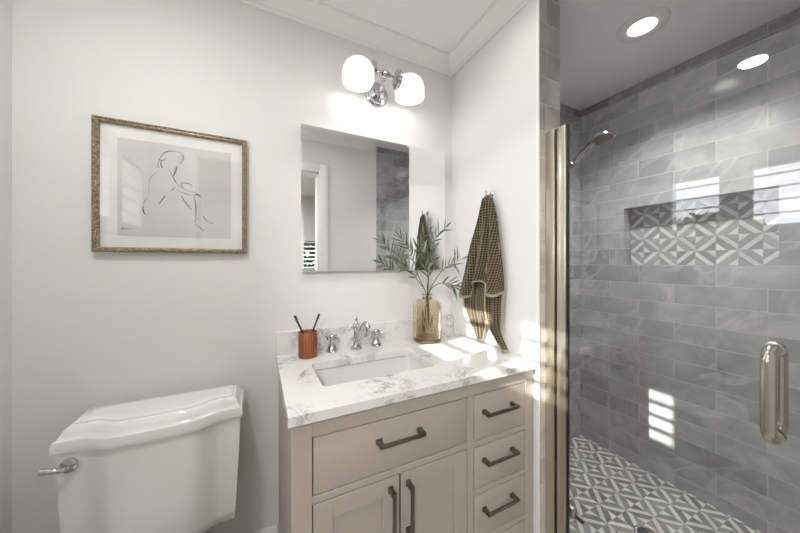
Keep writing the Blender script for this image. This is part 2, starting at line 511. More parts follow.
# window in the left wall: frame, two shutter panels
b = BM()
fw = .055
LZ0, LZ1 = 1.488, 1.868
box(b, XL - .11, XL + .012, wy0, wy1, wz0, LZ0, .003); box(b, XL - .11, XL + .012, wy0, wy1, LZ1, wz1, .003)
box(b, XL - .11, XL + .012, wy0, -1.11, LZ0, LZ1); box(b, XL - .11, XL + .012, -.41, wy1, LZ0, LZ1)
box(b, XL - .05, XL + .012, -.792, -.672, LZ0, LZ1)
win = struct('window_1', b, M['trim'])
win['label'] = 'high white window above the toilet'
PANELS = ((-1.11, -.792, 'white louvred shutter nearer the doorway in the high window'), (-.672, -.41, 'white louvred shutter nearer the toilet in the high window'))
for y0, y1, lab in PANELS:
    s = thing('window_shutter', lab, 'shutter', (XL, (y0 + y1) / 2, 1.488), 'shutters of the high window')
    f = BM(); w = .012
    for q in ((y0 + .001, y0 + w, LZ0, LZ1), (y1 - w, y1 - .001, LZ0, LZ1), (y0 + w, y1 - w, LZ0, LZ0 + .012), (y0 + w, y1 - w, LZ1 - .012, LZ1)):
        box(f, XL - .028, XL + .004, q[0], q[1], q[2] + .001, q[3] - .001)
    bmesh.ops.remove_doubles(f, verts=f.verts, dist=.0015)
    obj('panel_frame', f, M['shutter'], s)
    l = BM()
    for k in range(5):
        zc = 1.4895 + k * .079
        poly = []
        for a in range(14):
            t = 2 * PI * a / 14
            px, pz = .028 * math.cos(t), .0052 * math.sin(t)
            ca, sa = math.cos(R(-1)), math.sin(R(-1))
            poly.append((XL - .012 + px * ca - pz * sa, zc + px * sa + pz * ca))
        loops = [[(p[0], yy, p[1]) for p in poly] for yy in (y0 + w, y1 - w)]
        loft(l, loops)
    obj('louvers', l, M['shutter'], s)
# bedroom window shutters
b = BM()
for x in (bx0, (bx0 + bx1) / 2 - .03, bx1 - .06): box(b, x, x + .06, -4.08, -3.985, bz0, bz1)
xm = (bx0 + bx1) / 2
for xa, xb in ((bx0 + .06, xm - .03), (xm + .03, bx1 - .06)):
    box(b, xa, xb, -4.08, -3.985, bz0, bz0 + .06); box(b, xa, xb, -4.08, -3.985, bz1 - .06, bz1)
struct('window_2', b, M['trim'])
for x0, x1, lab in ((bx0 + .06, (bx0 + bx1) / 2 - .03, 'white louvred shutter in the bedroom window nearer the doorway line, seen in the mirror'), ((bx0 + bx1) / 2 + .03, bx1 - .06, 'white louvred shutter in the far half of the bedroom window')):
    s = thing('bedroom_shutter', lab, 'shutter', ((x0 + x1) / 2, -4.02, bz0 + .06), 'shutters of the bedroom window')
    l = BM(); k = 0
    while bz0 + .1 + k * .075 < bz1 - .07:
        zc = bz0 + .1 + k * .075; k += 1
        loft(l, [[(x, -4.02 + .03 * math.cos(2 * PI * a / 10), zc + .005 * math.sin(2 * PI * a / 10) - .012 * math.cos(2 * PI * a / 10)) for a in range(10)] for x in (x0, x1)])
    obj('louvers', l, M['shutter'], s)

# greenery outside the windows
def shrub(name, c, rx, ry, rz, n, label, seed):
    rnd = random.Random(seed); b = BM()
    for i in range(n):
        u = rnd.uniform(-1, 1); th = rnd.uniform(0, 2 * PI); rr = rnd.uniform(.55, 1.0) ** .5
        s = math.sqrt(1 - u * u)
        p = Vector((c[0] + rx * rr * s * math.cos(th), c[1] + ry * rr * s * math.sin(th), c[2] + rz * rr * u))
        d = Vector((rnd.gauss(0, 1), rnd.gauss(0, 1), rnd.gauss(0, 1))).normalized(); e = d.orthogonal().normalized()
        L = rnd.uniform(.05, .1)
        vs = [b.verts.new(p + d * L), b.verts.new(p + e * L * .4), b.verts.new(p - d * L), b.verts.new(p - e * L * .4)]
        b.faces.new(vs)
    tube(b, [(c[0], c[1], -.3), (c[0], c[1], c[2])], .04, 8)
    o = obj(name, b, M['bush'], loc=(c[0], c[1], -.3), flat=True)
    tag(o, label, 'shrub')
shrub('garden_shrub', (-2.9, -.1, 1.05), .5, .65, .85, 2600, 'leafy green shrub growing outside the high window over the toilet', 3)
shrub('garden_shrub', (1.1, -4.75, 1.2), 1.5, .35, .9, 9000, 'leafy green shrub growing outside the bedroom window', 4)
struct('sun_block_eave', box(BM(), -1.30, -.82, -3, 2, 2.085, 2.2), M['trim'])  # unseen eave, added to keep the sun out of the top louver gap
struct('ground_outside', box(BM(), -12, 12, -14, 10, -.36, -.3), M['floor_tile'])

# ------------------------------------------------------------------ lamps
def area(name, loc, size, power, spread=PI, parent=None, col=(1, .985, .965)):
    L = bpy.data.lights.new(name, 'AREA'); L.shape = 'DISK'; L.size = size; L.energy = power; L.color = col; L.spread = spread
    o = bpy.data.objects.new(name, L); COL.objects.link(o)
    if parent is not None:
        o.parent = parent; o.location = Vector(loc) - ORG[parent.name]
    else: o.location = loc
    return o
def can(loc, power, label, spread=R(170)):
    x, y, z = loc
    t = thing('recessed_light', label, 'ceiling light', loc, 'recessed ceiling lights')
    b = BM(); lathe(b, [(.053, .0), (.053, -.006), (.058, -.0085), (.075, -.011), (.092, -.009), (.098, -.004), (.099, 0)], loc, seg=48, caps=False)
    obj('trim_ring', b, M['white_plastic'], t)
    b = BM(); lathe(b, [(.0525, -.0055), (.0525, -.0015)], loc, seg=40)
    obj('lens', b, M['lens'], t)
    area('lamp_glow', (x, y, z - .013), .1, power, spread, t)
can((1.62, -.63, H), SHOWER_CAN, 'round recessed ceiling light over the shower', R(116))
can((-.35, -.86, H), TOILET_FILL, 'added round recessed fill light in front of the toilet')  # extra ceiling light, added to brighten the wall around the toilet
can((.62, -.60, H), BATH_CAN, 'round recessed ceiling light over the vanity')
t = thing('bedroom_fill_lamp', 'added round white fill lamp on the ceiling of the room beyond the doorway', 'ceiling light', (-.9, -2.6, 2.45))  # unseen lamp, added to send fill light through the doorway
b = BM(); lathe(b, [(.2, 0), (.2, -.03), (.17, -.07), (.1, -.095), (.0, -.1)], (-.9, -2.6, 2.45), seg=32); obj('dome', b, M['bulb'], t)
area('lamp_glow', (-.9, -2.6, 2.34), .38, BED_FILL_W, PI, t, (1, .98, .96))

# wall sconce
sx, sz = .525, 2.128
sc_t = thing('wall_sconce', 'two-light chrome wall sconce with opal glass shades above the mirror', 'wall light', (sx, 0, sz - .02))
b = BM(); lathe(b, [(.001, -.0), (.058, 0), (.06, .006), (.056, .012), (.05, .014), (.048, .02), (.036, .026), (.03, .034), (.018, .04), (.0, .042)], (sx, 0, sz - .022), (0, -1, 0), 40); obj('wall_plate', b, M['chrome'], sc_t)
b = BM(); tube(b, smooth_path([(sx, -.03, sz - .022), (sx, -.075, sz - .02), (sx, -.105, sz - .002), (sx, -.112, sz + .012)]), .010, 14)
lathe(b, [(.0, -.02), (.016, -.016), (.019, 0), (.016, .016), (0, .02)], (sx, -.112, sz + .014), (1, 0, 0), 24)
for sg in (-1, 1):
    lathe(b, [(.007, .0), (.007, .018), (.011, .02), (.011, .027), (.007, .029), (.007, .044)], (sx, -.112, sz + .014), (sg, 0, 0), 20)
obj('arm', b, M['chrome'], sc_t)
for sg in (-1, 1):
    cx = sx + sg * .128; cz = sz - .02
    b = BM()
    # chrome cup holding the inner side of the shade
    prof = [(.0, .0), (.03, .0), (.042, .006), (.045, .018), (.0, .018)]
    lathe(b, prof, (sx + sg * .050, -.112, sz + .008), (sg, 0, 0), 28); obj('shade_cup', b, M['chrome'], sc_t)
    b = BM(); loops = []
    n = 40
    # opal shade: rounded dome, opening downward, drawn in at the inner side
    outer = [(.072, -.040), (.0735, -.025), (.0735, -.005), (.070, .018), (.060, .038), (.045, .052), (.024, .060), (.004, .062)]
    inner = [(r - .004 if r > .01 else r, h - .004 if r < .06 else h) for r, h in outer][::-1]
    for r, h in outer + inner:
        lp = []
        for k in range(n):
            a = 2 * PI * k / n
            x = r * math.cos(a)
            if x * sg < -.058: x = -sg * (.058 + (abs(x) - .058) * .25)
            lp.append((cx + x, -.112 + r * math.sin(a), cz + h))
        loops.append(lp)
    loops.append(loops[0])
    loft(b, loops, cap0=False, cap1=False)
    sh = obj('shade', b, M['shade'], sc_t)
    b = BM(); lathe(b, [(.0, -.035), (.016, -.032), (.026, -.02), (.028, -.006), (.022, .012), (.013, .026), (.012, .04), (0, .04)], (cx, -.112, cz + .008), seg=24)
    obj('bulb', b, M['bulb'], sc_t)
    P = bpy.data.lights.new('bulb_light', 'POINT'); P.energy = SCONCE_W; P.shadow_soft_size = .03; P.color = (1, .985, .965)
    po = bpy.data.objects.new('bulb_light', P); COL.objects.link(po); po.parent = sc_t; po.location = Vector((cx, -.112, cz - .045)) - ORG[sc_t.name]

# ------------------------------------------------------------------ framed picture
ax0, ax1, az0, az1 = -.503, -.045, 1.3045, 1.763
fr_t = thing('framed_picture', 'framed figure line drawing hanging on the wall above the toilet', 'picture', ((ax0 + ax1) / 2, 0, az0))
b = BM()
prof = [(0, 0), (0, -.020), (.002, -.024), (.006, -.0255), (.009, -.022), (.012, -.0225), (.016, -.020), (.0175, -.017), (.0175, -.004)]
cs = [(ax0, az0, 1, 1), (ax1, az0, -1, 1), (ax1, az1, -1, -1), (ax0, az1, 1, -1)]
rows = [[b.verts.new((x + p[0] * ex, p[1], z + p[0] * ez)) for p in prof] for (x, z, ex, ez) in cs]
for i in range(4):
    A, B = rows[i], rows[(i + 1) % 4]
    for j in range(len(prof) - 1): b.faces.new((A[j], B[j], B[j + 1], A[j + 1]))
obj('frame', b, M['gilt'], fr_t, ang=25)
obj('mat_board', box(BM(), ax0 + .012, ax1 - .012, -.008, -.001, az0 + .012, az1 - .012), M['mat'], fr_t)
px0, px1, pz0, pz1 = -.441, -.102, 1.363, 1.704
pap = obj('drawing_paper', box(BM(), px0, px1, -.0095, -.0075, pz0, pz1), M['paper'], fr_t)
obj('glass_pane', box(BM(), ax0 + .014, ax1 - .014, -.0155, -.0135, az0 + .014, az1 - .014), M['pane'], fr_t)
STROKES = [(0.0016, [(-0.3236, 1.6496), (-0.3135, 1.6694), (-0.2954, 1.6801), (-0.277, 1.6817)]),
  (0.0009, [(-0.277, 1.6817), (-0.2627, 1.678), (-0.2546, 1.6678), (-0.2558, 1.6528), (-0.2627, 1.6394), (-0.2727, 1.6332)]),
  (0.0007, [(-0.2677, 1.6617), (-0.2627, 1.6687), (-0.2577, 1.6603), (-0.2627, 1.6471), (-0.2689, 1.6446), (-0.2677, 1.6587)]),
  (0.0012, [(-0.3236, 1.6496), (-0.3272, 1.643), (-0.3135, 1.6436), (-0.3057, 1.654)]),
  (0.001, [(-0.3272, 1.6415), (-0.3313, 1.6273), (-0.3296, 1.6163), (-0.3236, 1.6134)]),
  (0.0016, [(-0.3189, 1.6428), (-0.3224, 1.6287), (-0.3189, 1.6171), (-0.3153, 1.6146)]),
  (0.0008, [(-0.2751, 1.6313), (-0.2801, 1.616), (-0.2862, 1.6036)]),
  (0.0019, [(-0.2727, 1.6286), (-0.2782, 1.6086), (-0.2838, 1.5947), (-0.2862, 1.5883)]),
  (0.0008, [(-0.3057, 1.613), (-0.2936, 1.6041), (-0.2887, 1.588), (-0.277, 1.5649), (-0.2602, 1.5485), (-0.2425, 1.5396), (-0.2169, 1.5346), (-0.2025, 1.5266)]),
  (0.0012, [(-0.2887, 1.591), (-0.2838, 1.5794), (-0.277, 1.568)]),
  (0.0006, [(-0.3272, 1.6039), (-0.3401, 1.59), (-0.3506, 1.5752), (-0.3553, 1.5493), (-0.3564, 1.512)]),
  (0.0006, [(-0.3576, 1.5045), (-0.3691, 1.4848), (-0.3725, 1.4697)]),
  (0.002, [(-0.3725, 1.4697), (-0.3719, 1.4528), (-0.3656, 1.44)]),
  (0.0007, [(-0.3656, 1.44), (-0.3587, 1.4375)]),
  (0.0017, [(-0.3081, 1.5156), (-0.3165, 1.5011), (-0.3272, 1.482)]),
  (0.0012, [(-0.2813, 1.5491), (-0.2893, 1.5374), (-0.2954, 1.5306)]),
  (0.0009, [(-0.277, 1.5419), (-0.2646, 1.5333), (-0.2457, 1.5268), (-0.2233, 1.5245)]),
  (0.0016, [(-0.2652, 1.5649), (-0.252, 1.568), (-0.2374, 1.5659), (-0.2266, 1.5586)]),
  (0.0008, [(-0.2652, 1.5649), (-0.2602, 1.5562), (-0.2514, 1.5495)]),
  (0.0015, [(-0.2259, 1.5242), (-0.2136, 1.5271), (-0.1999, 1.5206)]),
  (0.001, [(-0.2194, 1.5327), (-0.2064, 1.5262), (-0.2025, 1.5203)]),
  (0.0018, [(-0.2615, 1.5205), (-0.2527, 1.5012), (-0.2413, 1.4836), (-0.2311, 1.4688)]),
  (0.0016, [(-0.222, 1.5215), (-0.2182, 1.4951), (-0.2162, 1.4638), (-0.2169, 1.4354)]),
  (0.0008, [(-0.2169, 1.4354), (-0.2194, 1.4257), (-0.2169, 1.418)]),
  (0.0007, [(-0.209, 1.4391), (-0.2117, 1.431)]),
  (0.0015, [(-0.1946, 1.448), (-0.1866, 1.4358), (-0.1786, 1.4268)]),
  (0.0007, [(-0.1786, 1.4268), (-0.1672, 1.4211), (-0.1584, 1.4232)]),
  (0.0015, [(-0.2051, 1.4045), (-0.1972, 1.3954), (-0.1906, 1.3894)]),
  (0.0006, [(-0.2169, 1.418), (-0.2103, 1.409), (-0.2051, 1.4045)]),
  (0.0006, [(-0.3195, 1.5748), (-0.3177, 1.572)]),
  (0.0006, [(-0.4335, 1.3818), (-0.4291, 1.3928), (-0.4259, 1.3923), (-0.4302, 1.3819), (-0.4237, 1.388), (-0.4204, 1.3839), (-0.4172, 1.3898), (-0.4139, 1.3842), (-0.4095, 1.3888), (-0.4039, 1.3862), (-0.4006, 1.3907)])]
def strokes(items, name, **kw):
  b = BM()
  for wd, pts in items:
    P = smooth_path([(x, -.0098, z) for x, z in pts], 5)
    n = len(P)
    L = []
    for i, p in enumerate(P):
        d = (P[min(i + 1, n - 1)] - P[max(i - 1, 0)]); d.y = 0; d.normalize()
        nrm = Vector((-d.z, 0, d.x)); w = wd * (.35 + .65 * math.sin(PI * (i + .5) / n))
        L.append((b.verts.new(p + nrm * w), b.verts.new(p - nrm * w)))
    for q, r_ in zip(L, L[1:]): b.faces.new((q[0], q[1], r_[1], r_[0]))
  return obj(name, b, M['ink'], pap, flat=True)
strokes(STROKES[:-1], 'figure_print')
strokes(STROKES[-1:], 'signature')['label'] = 'small handwritten signature'

# ------------------------------------------------------------------ mirror cabinet
mt = thing('mirror', 'frameless rectangular mirror mounted on the wall above the sink', 'mirror', (.5425, 0, 1.2289))
mx0, mx1, mz0, mz1 = .1638, .9212, 1.2289, 1.8728
obj('backing', box(BM(), mx0 + .001, mx1 - .001, -.025, -.0005, mz0 + .001, mz1 - .001), M['white_plastic'], mt)
b = BM(); bv = .011
lo = lambda d, y: [(mx0 + d, y, mz0 + d), (mx1 - d, y, mz0 + d), (mx1 - d, y, mz1 - d), (mx0 + d, y, mz1 - d)]
loft(b, [lo(0, -.0255), lo(0, -.0293), lo(bv, -.03)], cap0=True)
obj('mirror_glass', b, M['mirror'], mt, flat=True)

# ------------------------------------------------------------------ vanity
vx0, vx1, vy = .075, .983, -.545
vt = thing('vanity_cabinet', 'greige painted bathroom vanity cabinet with inset drawers and two doors', 'cabinet', (.53, -.27, 0))
b = BM()
box(b, vx0, vx0 + .018, -.5215, -.003, .0, .8475); box(b, vx1 - .018, vx1, -.5215, -.003, .0, .8475)
box(b, vx0 + .018, vx1 - .018, -.012, -.003, .1, .8475); box(b, vx0 + .018, vx1 - .018, -.5215, -.012, .095, .11)
for (x0, x1, z0, z1) in ((vx0, .127, 0, .8475), (.935, vx1, 0, .8475), (.127, .935, .80, .8475), (.651, .677, .10, .80), (.127, .651, .621, .641), (.677, .935, .614, .634), (.677, .935, .443, .460), (.677, .935, .263, .283), (.127, .935, .06, .105)):
    box(b, x0, x1, vy, -.5215, z0, z1, .0012, 1)
box(b, vx0 + .02, vx1 - .02, -.47, -.46, 0, .1)
obj('cabinet_body', b, M['vanity'], vt)
def pull(cx, cz, L, vertical, parent):
    b = BM(); yo = vy - .030
    h = L / 2
    def bar(u0, u1, v0, v1, y0, y1):
        if vertical: box(b, cx + v0, cx + v1, y0, y1, cz + u0, cz + u1, .0015)
        else: box(b, cx + u0, cx + u1, y0, y1, cz + v0, cz + v1, .0015)
    bar(-h, h, -.0055, .0055, yo - .004, yo + .004)
    for s in (-1, 1):
        a0, a1 = (h - .014, h) if s > 0 else (-h, -h + .014)
        bar(a0, a1, -.0065, .0065, yo - .002, vy)
        bar(a0 - .003, a1 + .003 if s > 0 else a1 + .003, -.008, .008, vy - .005, vy)
    obj('handle', b, M['pewter'], parent)['label'] = 'dark pewter bar handle'
g = .0032
def drawer(x0, x1, z0, z1):
    d = obj('drawer', box(BM(), x0 + g, x1 - g, vy, -.524, z0 + g, z1 - g, .0015), M['vanity'], vt)
    return d
d = drawer(.127, .651, .641, .80); pull(.387, .738, .152, False, d)
for z0, z1, hz in ((.634, .80, .733), (.46, .614, .560), (.283, .443, .384), (.105, .263, .2)):
    d = drawer(.677, .935, z0, z1); pull(.794, hz, .152, False, d)
def door(x0, x1, z0, z1, hx):
    b = BM(); x0 += g; x1 -= g; z0 += g; z1 -= g; s = .053
    box(b, x0, x0 + s, vy, -.524, z0, z1, .001, 1); box(b, x1 - s, x1, vy, -.524, z0, z1, .001, 1)
    box(b, x0 + s, x1 - s, vy, -.524, z0, z0 + s, .001, 1); box(b, x0 + s, x1 - s, vy, -.524, z1 - s, z1, .001, 1)
    d = obj('door', b, M['vanity'], vt)
    obj('panel', box(BM(), x0 + s - .002, x1 - s + .002, vy + .009, -.526, z0 + s - .002, z1 - s + .002), M['vanity'], d)
    pull(hx, .51, .16, True, d)
door(.127, .3885, .105, .621, .356); door(.3895, .651, .105, .621, .416)

# countertop with sink cut-out
ct = thing('countertop', 'white veined quartz countertop on the vanity', 'countertop', (.52, -.28, .848))
b = BM()
ox0, ox1, oy0, oy1 = .0654, XR - .0005, -.56, -.0005
hl = rrect(.3925, -.300, .2125, .1165, .018, .875)
ol = [(ox0, oy0, .875), (ox1, oy0, .875), (ox1, oy1, .875), (ox0, oy1, .875)]
ed = []
for lp in (hl, ol):
    vs = [b.verts.new(p) for p in lp]
    ed += [b.edges.new((vs[i], vs[(i + 1) % len(vs)])) for i in range(len(vs))]
res = bmesh.ops.triangle_fill(b, use_beauty=True, use_dissolve=False, edges=ed)
fc = [f for f in b.faces]
ex = bmesh.ops.extrude_face_region(b, geom=fc)
bmesh.ops.translate(b, verts=[v for v in ex['geom'] if isinstance(v, bmesh.types.BMVert)], vec=(0, 0, -.0265))
obj('slab', b, M['quartz'], ct, ang=30)
obj('backsplash', box(BM(), ox0, ox1, -.02, -.0005, .875, .970, .001, 1), M['quartz'], ct)

M['sink'] = simple('sink_ceramic', c4(.70, .695, .685), .1, scale=4, var=.01, coat=.4)
bs = thing('sink_basin', 'white rectangular undermount sink basin set into the countertop', 'sink', (.3925, -.3, .72))
b = BM()
def rr(hx, hy, r, z): return rrect(.3925, -.300, hx, hy, r, z, 5)
loft(b, [rr(.225, .129, .02, .8475), rr(.2175, .1215, .02, .8475), rr(.215, .119, .02, .835), rr(.207, .111, .028, .76), rr(.195, .10, .04, .737), rr(.16, .07, .05, .729), rr(.03, .03, .028, .724),
         rr(.03, .03, .028, .70), rr(.2, .105, .04, .72), rr(.222, .126, .03, .76), rr(.225, .129, .02, .8475)], cap0=False, cap1=False)
obj('bowl', b, M['sink'], bs)
b = BM(); lathe(b, [(.0, .7245), (.012, .7250), (.022, .7265), (.0255, .7265), (.027, .7235), (.02, .701), (0, .701)], (.3925, -.3, 0), seg=28); obj('drain', b, M['chrome'], bs)

# faucet set
fy = -.072
ft = thing('faucet', 'chrome vintage-style spout faucet in the middle behind the sink', 'faucet', (.398, fy, .8755))
b = BM(); lathe(b, [(0, 0), (.027, 0), (.027, .004), (.023, .008), (.017, .013), (.0135, .022), (.0125, .034), (.0165, .038), (.0165, .043), (.012, .048), (.0115, .082), (.0155, .086), (.0165, .096), (.0155, .108), (.011, .116), (.006, .121), (.005, .128), (.0075, .133), (.007, .140), (.003, .146), (.0, .148)], (.398, fy, .8755), seg=28)
obj('column', b, M['chrome'], ft)
b = BM()
tube(b, smooth_path([(.398, fy, .976), (.401, fy - .02, .979), (.404, fy - .035, .972), (.407, fy - .05, .974), (.411, fy - .066, .996), (.415, fy - .082, 1.004), (.418, fy - .097, .994), (.419, fy - .101, .974), (.419, fy - .101, .952)], 6), lambda t: .0105 if t < .9 else .0125, 16)
obj('spout', b, M['chrome'], ft)
for hx, lab in ((.290, 'chrome cross-handle tap between the wooden cup and the spout'), (.4985, 'chrome cross-handle tap between the spout and the glass vase')):
    h = thing('tap_handle', lab, 'tap', (hx, fy + .008, .8755), 'cross-handle taps')
    b = BM(); lathe(b, [(0, 0), (.027, 0), (.027, .004), (.022, .009), (.019, .018), (.0135, .03), (.0105, .042), (.0135, .048), (.0135, .053), (0, .053)], (hx, fy + .008, .8755), seg=28); obj('base', b, M['chrome'], h)
    b = BM(); lathe(b, [(0, .05), (.010, .052), (.0135, .06), (.0135, .068), (.009, .074), (.004, .077), (0, .078)], (hx, fy + .008, .8755), seg=24)
    for k in range(4):
        a = PI / 4 + k * PI / 2; dv = (math.cos(a), math.sin(a), 0)
        lathe(b, [(.005, .008), (.0045, .02), (.0065, .025), (.008, .030), (.006, .0345), (0, .036)], (hx, fy + .008, .9385), dv, 14)
    obj('cross_grip', b, M['chrome'], h)

# wooden cup and brushes
cx, cy = .183, -.088
b = BM(); lathe(b, [(0, 0), (.0365, 0), (.0385, .002), (.0385, .103), (.0375, .105), (.034, .105), (.033, .103), (.033, .008), (0, .008)], (cx, cy, .8755), seg=40)
tag(obj('tumbler', b, M['wood'], loc=(cx, cy, .8755)), 'reddish-brown wooden tumbler holding two dark brushes beside the sink', 'cup')
for (a, c, lab) in (((.202, -.078, .886), (.129, -.104, 1.052), 'dark slim brush leaning toward the wall end of the countertop in the wooden tumbler'), ((.166, -.097, .886), (.230, -.085, 1.049), 'dark slim brush leaning toward the faucet in the wooden tumbler')):
    A, C_ = Vector(a), Vector(c); d = (C_ - A).normalized()
    tb = thing('toothbrush', lab, 'toothbrush', a, 'brushes in the wooden tumbler')
    b = BM(); tube(b, [A + (C_ - A) * t for t in (0, .3, .6, .8, .9, .97, 1)], lambda t: .0036 + .001 * t, 10); obj('brush_handle', b, M['darkwood'], tb)
    b = BM(); n = d.orthogonal().normalized()
    for k in range(5):
        for j in (-1, 1):
            p = C_ - d * (.004 + .004 * k) + d.cross(n) * (.0018 * j)
            tube(b, [p, p + n * .0065], .0013, 6)
    obj('bristles', b, M['darkwood'], tb)

# vase
vX, vY, vz = .757, -.105, .8755
VS = 1.09
vs_t = thing('glass_vase', 'amber glass bottle vase holding olive branches on the countertop', 'vase', (vX, vY, vz))
def flute(bm, prof, seg, amp):
    loops = []
    for r, h, f in prof:
        loops.append([(vX + VS * (r + amp * f * math.cos(k * 2 * PI * 8 * 3 / seg)) * math.cos(2 * PI * k / seg), vY + VS * (r + amp * f * math.cos(k * 2 * PI * 8 * 3 / seg)) * math.sin(2 * PI * k / seg), vz + h) for k in range(seg)])
    loft(bm, loops, cap0=True, cap1=False)
b = BM()
flute(b, [(.052, .0, 0), (.060, .004, .3), (.064, .014, 1), (.065, .05, 1), (.065, .15, 1), (.0645, .178, 1), (.061, .193, .6), (.052, .203, .2), (.036, .208, 0), (.023, .211, 0), (.0205, .216, 0), (.0205, .229, 0), (.0235, .232, 0), (.0235, .236, 0),
          (.0185, .236, 0), (.018, .214, 0), (.034, .2045, 0), (.050, .199, 0), (.0575, .190, 0), (.0610, .176, 0), (.0615, .05, 0), (.0600, .020, 0), (.050, .014, 0), (.001, .012, 0)], 144, .0009)
obj('vase_body', b, M['amber_solid'], vs_t)
b = BM(); lathe(b, [(0, .003), (.052, .003), (.0575, .008), (.0595, .018), (.058, .022), (.03, .016), (0, .014)], (vX, vY, vz), seg=48); obj('thick_base', b, M['amber_thick'], vs_t)

# olive branches
BR = [
 ('olive branch reaching tall above the vase with forked leafy tip', [(.790, -.120, .905), (.758, -.105, 1.10), (.775, -.10, 1.22), (.79, -.10, 1.33), (.815, -.10, 1.40), (.865, -.11, 1.45)], 0, 16),
 ('olive branch arching furthest across the mirror from the vase', [(.795, -.09, .915), (.753, -.106, 1.10), (.700, -.12, 1.20), (.665, -.13, 1.28), (.630, -.14, 1.335), (.590, -.14, 1.385)], 1, 16),
 ('olive branch spreading low from the vase toward the faucet', [(.785, -.075, .93), (.750, -.105, 1.11), (.715, -.115, 1.16), (.67, -.13, 1.205), (.63, -.14, 1.245), (.585, -.15, 1.268)], 2, 15),
 ('olive branch standing short and bushy in the middle of the vase', [(.770, -.07, .92), (.757, -.112, 1.10), (.742, -.14, 1.18), (.722, -.155, 1.26), (.70, -.16, 1.32)], 3, 16),
 ('olive branch stretching from the vase toward the hanging towel', [(.722, -.12, .90), (.763, -.105, 1.10), (.80, -.115, 1.18), (.845, -.125, 1.235), (.895, -.135, 1.265), (.935, -.15, 1.285)], 4, 15),
 ('olive branch drooping lowest from the vase on the towel end', [(.730, -.085, .92), (.764, -.11, 1.11), (.80, -.12, 1.155), (.84, -.135, 1.165), (.87, -.145, 1.16), (.895, -.15, 1.145)], 5, 12),
]
def leaf(bm, p, d, up, L, Wd, curl):
    side = d.cross(up).normalized(); up = side.cross(d).normalized()
    rows = []
    n = 6
    for i in range(n + 1):
        t = i / n
        c = p + d * (L * t) - up * (curl * L * t * t)
        w = Wd * math.sin(PI * min(1, .06 + t * .94)) ** .8 * (1 - .25 * t)
        if i == n: w = Wd * .03
        rows.append([bm.verts.new(c - side * w + up * w * .35), bm.verts.new(c), bm.verts.new(c + side * w + up * w * .35)])
    for a, c in zip(rows, rows[1:]):
        bm.faces.new((a[0], a[1], c[1], c[0])); bm.faces.new((a[1], a[2], c[2], c[1]))
for lab, pts, sd_, nl in BR:
    rnd = random.Random(50 + sd_)
    t = thing('olive_branch', lab, 'branch', pts[0], 'olive branches in the amber vase')
    P = smooth_path(pts, 8)
    b = BM(); tube(b, P, lambda q: .0026 * (1 - .65 * q), 8); obj('stem', b, M['stem'], t)
    b = BM(); n = len(P); i0 = int(n * .52); nl = max(5, int(nl * .52))
    for k in range(nl):
        f = i0 + (n - 1 - i0) * (k + .4) / nl
        i = min(int(f), n - 2); p = P[i].lerp(P[i + 1], f - i); d = (P[i + 1] - P[i]).normalized()
        sidev = d.cross(Vector((rnd.uniform(-.3, .3), -1, rnd.uniform(-.2, .5)))).normalized()
        for s in (-1, 1):
            if rnd.random() < .12: continue
            ld = (d * rnd.uniform(.6, 1.1) + sidev * s * rnd.uniform(.35, .9) + Vector((0, rnd.uniform(-.35, .25), rnd.uniform(-.1, .25)))).normalized()
            L_ = rnd.uniform(.05, .085)
            if p.y + ld.y * L_ > -.045: ld.y = -abs(ld.y) * .5; ld.normalize()
            if p.x + ld.x * L_ > .905 and p.z < 1.33: ld.x = (.905 - p.x) / L_; ld.normalize()
            if p.x + ld.x * L_ > .965: ld.x = -.1; ld.normalize()
            leaf(b, p, ld, Vector((rnd.uniform(-.5, .5), -.8, rnd.uniform(.2, 1))), L_, rnd.uniform(.0042, .0060), rnd.uniform(-.05, .25))
    d = (P[-1] - P[-2]).normalized()
    leaf(b, P[-1], d, Vector((0, -1, .4)), .05, .005, .1)
    obj('foliage', b, M['leaf'], t, flat=False, ang=180)

# ------------------------------------------------------------------ towel and hook
hk = thing('towel_hook', 'small chrome wall hook the brown towel hangs from', 'hook', (XR, -.318, 1.575))
b = BM(); lathe(b, [(0, 0), (.013, 0), (.013, .004), (.008, .008), (0, .008)], (XR, -.318, 1.592), (-1, 0, 0), 20); obj('rosette', b, M['chrome'], hk)
b = BM(); tube(b, smooth_path([(XR - .004, -.318, 1.590), (XR - .018, -.318, 1.572), (XR - .032, -.318, 1.570), (XR - .040, -.318, 1.585), (XR - .040, -.318, 1.602)]), lambda q: .0042 if q < .9 else .0058, 12); obj('prong', b, M['chrome'], hk)

